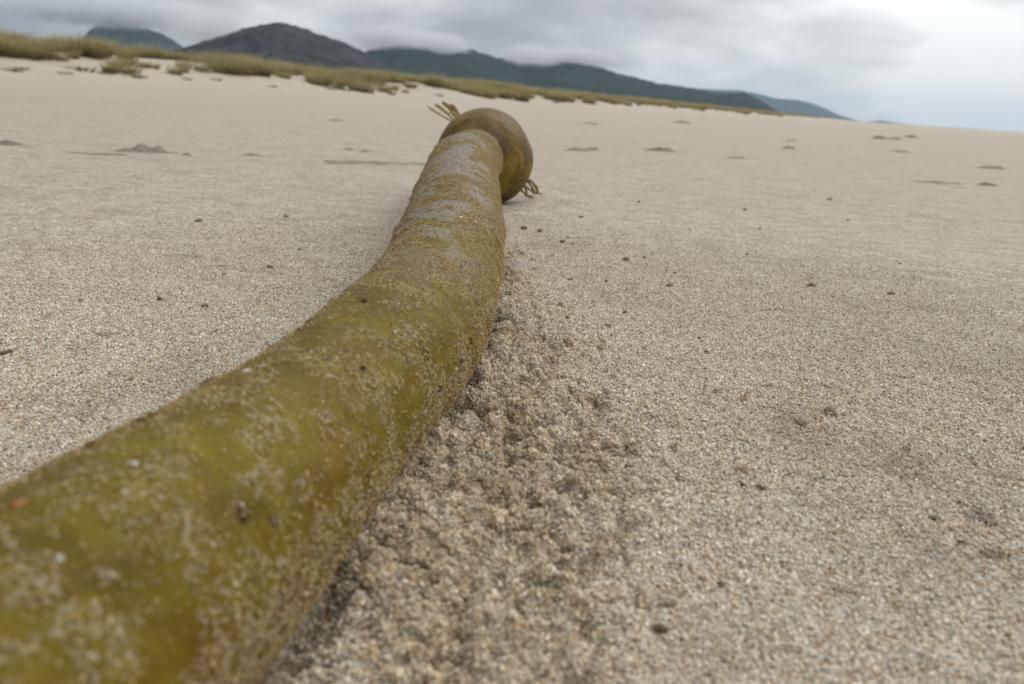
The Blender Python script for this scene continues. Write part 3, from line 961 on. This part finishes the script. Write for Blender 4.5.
for pts_, w0, w1, tw in [
        ([(-.066, .905, .072), (-.083, .922, .081), (-.097, .930, .087), (-.1125, .935, .0955)], .0030, .0016, .4),
        ([(-.066, .908, .073), (-.082, .924, .084), (-.094, .932, .093), (-.1040, .936, .0985)], .0028, .0020, .9),
        ([(-.064, .909, .075), (-.078, .924, .087), (-.088, .932, .097), (-.0960, .936, .1010)], .0032, .0022, 1.4),
        ([(-.062, .909, .077), (-.074, .923, .088), (-.082, .930, .097), (-.0880, .934, .0975)], .0030, .0024, 1.9),
        ([(-.060, .910, .078), (-.076, .926, .083), (-.086, .935, .090), (-.0925, .940, .0880)], .0024, .0016, .2),
        ([(.000, .906, .024), (.009, .910, .019), (.015, .908, .012), (.019, .905, .003)], .0026, .0022, .3),
        ([(-.002, .903, .018), (.006, .902, .013), (.009, .899, .007), (.007, .896, .001)], .0024, .0016, 1.2),
        ([(.001, .908, .022), (.012, .913, .021), (.021, .914, .012), (.0235, .912, .003)], .0026, .0018, .8),
        ([(-.003, .901, .014), (.004, .897, .008), (.011, .894, .003), (.0185, .892, .002)], .0022, .0018, .2),
        ([(.000, .909, .018), (.010, .916, .010), (.020, .920, .005), (.031, .922, .003)], .0024, .0014, 1.6)]:
    link('blade_stub', strap(pts_, w0 * (0.75 if pts_[0][0] < -.03 else 0.9), w1 * 0.8, 0.0006, tw, 0.0 if pts_[0][0] < -.03 else 1.35), BLADE, kelp)


# ------------------------------------------------------------------ sand grains
def grain_group(name, dmax, smin, smax, mat, seed, sink, source=None):
    g, t = gn_group(name)
    gi, go = t.n('NodeGroupInput'), t.n('NodeGroupOutput')
    dn = t.n('GeometryNodeInputNamedAttribute', data_type='FLOAT'); dn.inputs['Name'].default_value = 'dens'
    di = t.n('GeometryNodeDistributePointsOnFaces', distribute_method='RANDOM')
    t.set(di.inputs['Mesh'], gi.outputs[0])
    t.set(di.inputs['Density'], t.math('MULTIPLY', dn.outputs[0], dmax))
    di.inputs['Seed'].default_value = seed
    ico = t.n('GeometryNodeMeshIcoSphere'); ico.inputs['Radius'].default_value = 0.5; ico.inputs['Subdivisions'].default_value = 2
    sp0 = t.n('GeometryNodeSetPosition')
    nz = t.n('ShaderNodeTexNoise'); nz.inputs['Scale'].default_value = 2.6
    off = t.vmath('MULTIPLY', t.vmath('SUBTRACT', nz.outputs['Color'], (0.5, 0.5, 0.5)), (0.75, 0.75, 0.75))
    t.set(sp0.inputs['Geometry'], ico.outputs[0]); t.set(sp0.inputs['Offset'], off)
    sm = t.n('GeometryNodeSetMaterial'); sm.inputs['Material'].default_value = mat
    t.set(sm.inputs['Geometry'], sp0.outputs[0])
    shape = sm.outputs[0]
    if source is not None:
        oi = t.n('GeometryNodeObjectInfo'); oi.inputs['Object'].default_value = source
        oi.inputs['As Instance'].default_value = True
        shape = oi.outputs['Geometry']
    def rand(lo, hi, sd, kind='FLOAT'):
        r = t.n('FunctionNodeRandomValue', data_type=kind)
        if kind == 'FLOAT':
            r.inputs[2].default_value = lo; r.inputs[3].default_value = hi; r.inputs['Seed'].default_value = sd
            return r.outputs[1]
        r.inputs[0].default_value = lo; r.inputs[1].default_value = hi; r.inputs['Seed'].default_value = sd
        return r.outputs[0]
    base = t.math('POWER', rand(0, 1, 1), 1.6)
    size = t.math('ADD', smin, t.math('MULTIPLY', base, smax - smin))
    scl = t.n('ShaderNodeVectorMath', operation='SCALE')
    t.set(scl.inputs[0], rand((0.75, 0.75, 0.65), (1.2, 1.2, 1.1), 2, 'FLOAT_VECTOR')); t.set(scl.inputs['Scale'], size)
    lift = t.n('GeometryNodeSetPosition')
    nv = t.n('ShaderNodeVectorMath', operation='SCALE')
    t.set(nv.inputs[0], di.outputs['Normal']); t.set(nv.inputs['Scale'], t.math('MULTIPLY', size, rand(-sink, sink + 0.25, 5)))
    t.set(lift.inputs['Geometry'], di.outputs['Points']); t.set(lift.inputs['Offset'], nv.outputs[0])
    iop = t.n('GeometryNodeInstanceOnPoints')
    t.set(iop.inputs['Points'], lift.outputs[0]); t.set(iop.inputs['Instance'], shape)
    t.set(iop.inputs['Rotation'], rand((0, 0, 0), (6.28, 6.28, 6.28), 3, 'FLOAT_VECTOR')); t.set(iop.inputs['Scale'], scl.outputs[0])
    geo = iop.outputs[0]
    for nm, sd in (('tone', 7), ('shade', 9)):
        st = t.n('GeometryNodeStoreNamedAttribute', data_type='FLOAT', domain='INSTANCE')
        st.inputs['Name'].default_value = nm
        t.set(st.inputs['Geometry'], geo); t.set(st.inputs['Value'], rand(0.0, 1.0, sd)); geo = st.outputs[0]
    t.set(go.inputs[0], geo)
    return g


# the bed the loose grains lie on: the near stretch of the beach
cx_ = np.where((gx > -0.65) & (gx < 0.85))[0]; cy_ = np.where((gy > 0.055) & (gy < 1.3))[0]
bxs, bys = gx[cx_], gy[cy_]
BX, BY = np.meshgrid(bxs, bys)
bz = gz.reshape(len(gy), len(gx))[np.ix_(cy_, cx_)].ravel()
rr = np.hypot(BX - 0.02, (BY - 0.22) * 0.95)
dens = np.clip(1.0 - sstep(0.12, 0.60, rr), 0.0, 1) ** 1.6
dens[rr > 0.62] = 0
dens *= 0.7 + 0.5 * sstep(-.4, .5, fbm(BX * 40, BY * 40, octaves=3, seed=400))
kx, kr = axis_at_y(BY)
dens[np.abs(BX - kx) < kr * 0.6] = 0
grain_me = mesh_from('sand_grains', np.stack([BX.ravel(), BY.ravel(), bz], 1), grid_faces(len(bys), len(bxs)))
add_attr(grain_me, 'dens', dens)
add_attr(grain_me, 'dark_sand', dark_sand_mask(BX, BY))
grains = link('sand_grains', grain_me)
tag(grains, 'loose pale and brown sand grains covering the near beach', 'sand', kind='stuff')
md = grains.modifiers.new('grains', 'NODES')
md.node_group = grain_group('beach_grains', 2.2e6, 0.00040, 0.00100, GRAIN, 3, 0.25)

# crumbled clods of turned sand beside the stalk
CLOD = make_sand('clod_sand', bump_far=False)
cb_ = bmesh.new(); bmesh.ops.create_icosphere(cb_, subdivisions=4, radius=0.5)
cco = np.array([v.co[:] for v in cb_.verts])
cd_ = 1 + 0.75 * fbm(cco[:, 0] * 3.2, cco[:, 1] * 3.2, cco[:, 2] * 3.2, octaves=2, seed=801) + 0.5 * fbm(cco[:, 0] * 11, cco[:, 1] * 11, cco[:, 2] * 11, octaves=2, seed=803)
for v, k in zip(cb_.verts, cd_): v.co = v.co * float(k)
clod_me = bpy.data.meshes.new('sand_clod'); cb_.to_mesh(clod_me); cb_.free()
clod_me.materials.append(CLOD)
clod_src = bpy.data.objects.new('sand_clod', clod_me)           # stays unlinked: only its shape is used
dcl = dark_sand_mask(BX, BY) ** 1.5 * sstep(-.15, .35, fbm(BX * 55, BY * 55, octaves=3, seed=410))
dcl[(BX - kx) < kr * 0.55] = 0
clods_me = mesh_from('crumbled_sand', np.stack([BX.ravel(), BY.ravel(), bz], 1), grid_faces(len(bys), len(bxs)))
add_attr(clods_me, 'dens', dcl)
clods = link('crumbled_sand', clods_me)
tag(clods, "small crumbled clods of sand heaped along the stalk's seaward side", 'sand', kind='stuff')
md = clods.modifiers.new('clods', 'NODES')
md.node_group = grain_group('sand_clods', 3.2e5, 0.0011, 0.0039, None, 21, 0.05, clod_src)

# grains clinging to the kelp
cover = np.clip(cover + 0.13, 0, 1) * sstep(-0.1, 0.03, YY)
cling_me = mesh_from('clinging_sand', P.reshape(-1, 3), grid_faces(P.shape[0], NT_SEG, True)[:, ::-1])
add_attr(cling_me, 'dens', cover)
cling = link('clinging_sand', cling_me)
tag(cling, 'sand grains stuck all over the olive kelp stalk', 'sand', kind='stuff')
md = cling.modifiers.new('grains', 'NODES')
md.node_group = grain_group('kelp_grains', 1.6e6, 0.00030, 0.00072, GRAIN_KELP, 8, 0.2)


# ------------------------------------------------------------------ crumbs, lumps, flakes
def blob_mesh(name, seed, sx, sy, sz, rough=0.35, sub=3):
    b = bmesh.new(); bmesh.ops.create_icosphere(b, subdivisions=sub, radius=1.0)
    co = np.array([v.co[:] for v in b.verts])
    d = 1 + rough * fbm(co[:, 0] * 1.6, co[:, 1] * 1.6, co[:, 2] * 1.6, octaves=3, seed=seed, gain=0.65)
    for v, k in zip(b.verts, d):
        v.co = Vector((v.co.x * k * sx, v.co.y * k * sy, v.co.z * k * sz))
    for f_ in b.faces: f_.smooth = True
    me = bpy.data.meshes.new(name); b.to_mesh(me); b.free()
    return me


CR = [blob_mesh('sand_crumb', 500 + i, 1.15, 0.9, 0.7, 0.7) for i in range(4)]
for m_ in CR: m_.materials.append(CRUMB)
crumbs = [(0.0047, 0.6874), (0.0184, 0.6758), (0.0249, 0.6322), (0.0411, 0.6526), (0.0505, 0.6459), (0.035, 0.6262), (0.0433, 0.6198),
          (0.0783, 0.5648), (0.0929, 0.5768), (0.0115, 0.4949), (0.0337, 0.4833), (0.0573, 0.4896), (0.1062, 0.5242), (0.0962, 0.4855),
          (0.0501, 0.4452), (0.0327, 0.4137), (0.0406, 0.4113), (0.0435, 0.4272), (0.0592, 0.4113), (0.0915, 0.4363), (0.0123, 0.4155),
          (0.0187, 0.4305), (0.027, 0.3844), (0.0472, 0.3813), (0.0469, 0.3637), (0.1937, 0.5137), (0.1492, 0.4405), (0.0891, 0.3497),
          (0.0907, 0.3726), (0.1089, 0.3535), (0.0375, 0.2213), (0.0701, 0.2142), (0.0756, 0.213), (0.1212, 0.187), (0.1311, 0.1827),
          (0.1205, 0.2011), (0.1337, 0.2114), (0.1356, 0.1995), (0.0345, 0.1426), (0.0519, 0.162), (0.0802, 0.3085),
          (0.0936, 0.3145), (0.2315, 0.7666), (0.2594, 0.9269), (0.1588, 0.7394), (-0.1775, 0.3854), (-0.151, 0.3753), (-0.2117, 0.3751),
          (-0.1955, 0.2913), (-0.2529, 0.6266), (-0.1916, 0.5493), (-0.1682, 0.4483), (-0.1504, 0.4767), (-0.1481, 0.5359),
          (-0.1485, 0.6245), (-0.1987, 0.6778), (0.30, 0.62), (0.36, 0.88), (0.18, 0.62), (0.14, 0.95), (0.42, 1.1), (0.24, 0.5), (0.06, 0.78)]
zc_ = ground_height(np.array([c[0] for c in crumbs]), np.array([c[1] for c in crumbs]))
for i, ((cx, cyy), cz) in enumerate(zip(crumbs, zc_)):
    o = bpy.data.objects.new('sand_crumb', CR[i % 4]); COL.objects.link(o)
    dist = math.hypot(cx, cyy)
    s = random.choice((0.0008, 0.0010, 0.0012, 0.0015, 0.0020)) * random.uniform(.85, 1.15) * (0.45 + 1.05 * min(dist, 0.8))
    o.location = (cx, cyy, cz + 0.0002 + 0.25 * s)
    o.scale = (s * random.uniform(.9, 1.3), s, s * random.uniform(.8, 1.1)); o.rotation_euler = (random.uniform(-.3, .3), random.uniform(-.3, .3), random.uniform(0, 6))
    if cx > axis_at_y(np.array([cyy]))[0][0]:
        tag(o, "tiny dark brown crumb on the sand on the kelp bulb's open side", 'crumb', 'dark crumbs seaward of the kelp')
    else:
        tag(o, "tiny dark brown crumb on the sand between kelp and dune", 'crumb', 'dark crumbs landward of the kelp')

def mound_mesh(name, seed):
    """a low heap of sandy debris with ragged edges, sunk into the beach at its rim"""
    u = np.linspace(-1.5, 1.5, 41)
    X, Y = np.meshgrid(u, u)
    n1 = fbm(X * 1.3, Y * 1.3, octaves=4, seed=seed, gain=0.6)
    n2 = fbm(X * 3.1, Y * 3.1, octaves=3, seed=seed + 9, gain=0.6)
    r = np.hypot(X, Y * 1.1) * (1 + 0.45 * n1)
    Z = 0.17 * np.exp(-(r * 1.5) ** 2) * (1 + 0.7 * n1 + 0.6 * n2) + 0.10 * np.exp(-((X - .45) ** 2 + (Y + .2) ** 2) * 18) + 0.025 * n2 * np.exp(-r ** 2) - 0.035
    return mesh_from(name, np.stack([X.ravel(), Y.ravel() * 0.6, Z.ravel()], 1), grid_faces(41, 41))


LM = [mound_mesh('sandy_lump', 600 + i) for i in range(4)]
for m_ in LM: m_.materials.append(LUMP)
lumps = [(-0.5767, 1.239, .042, 1.9), (-0.785, 1.2273, .030, 1.2), (-0.5887, 1.156, .035, .5), (-0.5082, 1.2289, .010, 1.8), (-0.4259, 1.2786, .016, 1.5),
         (-0.6953, 3.0203, .040, .8), (-0.33, 1.5384, .014, 1.3), (-0.2926, 1.5113, .011, 1.5), (-0.2251, 1.2858, .05, .3), (0.1237, 1.9502, .034, 1.1),
         (0.1714, 2.0391, .022, 1.6), (0.3648, 2.186, .05, 1.0), (0.3937, 4.9797, .07, 1.1), (1.4155, 7.5562, .12, 1.0), (0.531, 2.0507, .032, .8),
         (0.9132, 2.8399, .030, 1.7), (1.2331, 3.8233, .030, 1.6), (2.2697, 5.3035, .07, 1.5), (2.4324, 5.4384, .055, 1.7), (3.0749, 6.5988, .07, 1.6),
         (0.8053, 1.5696, .055, .5), (0.8858, 1.5583, .024, 1.2), (1.3106, 2.3008, .045, 1.0), (1.4585, 3.1901, .045, .8)]
zl = ground_height(np.array([l[0] for l in lumps]), np.array([l[1] for l in lumps]))
special = {0: 'widest sandy mound on the beach between the kelp and the dune', 5: 'dark low lump of debris out towards the dune past the mound',
           8: 'long thin ridge of debris on the sand landward of the bulb', 20: 'long streak of debris with a small lump at its seaward end'}
for i, ((lx, ly, s, hgt), lz) in enumerate(zip(lumps, zl)):
    o = bpy.data.objects.new('sandy_lump', LM[i % 4]); COL.objects.link(o)
    o.location = (lx, ly, lz)
    o.scale = (s * 1.15, s * random.uniform(.7, 1.2), s * hgt); o.rotation_euler = (0, 0, random.uniform(-.35, .35))
    if i in special:
        tag(o, special[i], 'debris')
    elif i < 9:
        tag(o, 'small sandy lump of debris on the beach landward of the kelp', 'debris', 'sandy lumps landward of the kelp')
    else:
        tag(o, 'small sandy lump of debris on the open beach beyond the bulb', 'debris', 'sandy lumps beyond the bulb')

# bits stuck on the kelp itself: placed by distance along (y) and angle round the stalk (90 = top)
FL = [blob_mesh('seaweed_flake', 700 + i, 1.0, 0.7, 0.28, 0.8) for i in range(3)]
for m_ in FL: m_.materials.append(FLAKE)
SP = [blob_mesh('black_speck', 720 + i, 1.0, 0.85, 0.6, 0.6) for i in range(2)]
for m_ in SP: m_.materials.append(SPECK)
SH = [blob_mesh('shell_bit', 740 + i, 1.0, 0.8, 0.4, 0.6) for i in range(2)]
for m_ in SH: m_.materials.append(SHELL)


OR = blob_mesh('orange_flake', 760, 1.0, 0.8, 0.4, 0.6)
OR.materials.append(ORANGE)


def on_kelp(name, me, y, deg, size, label, cat, group=None):
    i = int(np.argmin(np.abs(C4[:, 1] - y))); j = int(round(deg / 360 * NT_SEG)) % NT_SEG
    nrm_ = Vector(sidev[i] * cs[i, j] + upv[i] * sn[i, j])
    o = bpy.data.objects.new(name, me); COL.objects.link(o)
    o.location = Vector(P[i, j]) + nrm_ * size * 0.12
    o.rotation_euler = (nrm_.to_track_quat('Z', 'Y') @ Matrix.Rotation(random.uniform(0, 6), 3, 'Z').to_quaternion()).to_euler()
    o.scale = (size,) * 3
    return tag(o, label, cat, group)


on_kelp('black_speck', SP[0], 0.193, 53, 0.0011, 'largest black speck, low on the open olive skin of the kelp', 'speck')
on_kelp('black_speck', SP[1], 0.234, 92, 0.0010, 'black speck beside the grey sheen painted on top of the kelp', 'speck')
on_kelp('black_speck', SP[1], 0.187, 73, 0.0009, 'smaller black speck on the olive skin between two others', 'speck')
for i, (y, deg, s) in enumerate([(0.135, 112, .0014), (0.139, 110, .0010), (0.168, 122, .0015), (0.124, 113, .0012), (0.214, 120, .0013), (0.222, 122, .0010),
                                 (0.259, 128, .0012), (0.300, 130, .0011), (0.365, 137, .0015), (0.43, 140, .0015),
                                 (0.261, 12, .0012), (0.25, 8, .0015), (0.228, 6, .0014), (0.228, 35, .0010), (0.123, 40, .0017), (0.127, 31, .0012), (0.286, 30, .0010)]):
    if deg > 100:
        on_kelp('seaweed_flake', FL[i % 3], y, deg, s, "rust brown flake stuck on the kelp stalk's landward edge", 'flake', 'rusty flakes on the landward edge of the stalk')
    else:
        on_kelp('seaweed_flake', FL[i % 3], y, deg, s, "rust brown flake stuck low on the kelp stalk's sandy flank", 'flake', 'rusty flakes on the sandy flank of the stalk')
on_kelp('orange_flake', OR, 0.102, 97, .0011, 'bright orange flake on the blurred near end of the kelp', 'flake')
for i, (y, deg, s) in enumerate([(0.171, 102, .0010), (0.162, 84, .0007), (0.117, 82, .0007), (0.11, 73, .0005), (0.094, 67, .0006), (0.221, 57, .0006),
                                 (0.39, 60, .0010), (0.384, 74, .0012), (0.175, 98, .0008)]):
    on_kelp('shell_bit', SH[i % 2], y, deg, s, 'tiny white shell bit stuck on the olive kelp stalk', 'shell', 'white bits stuck on the stalk')
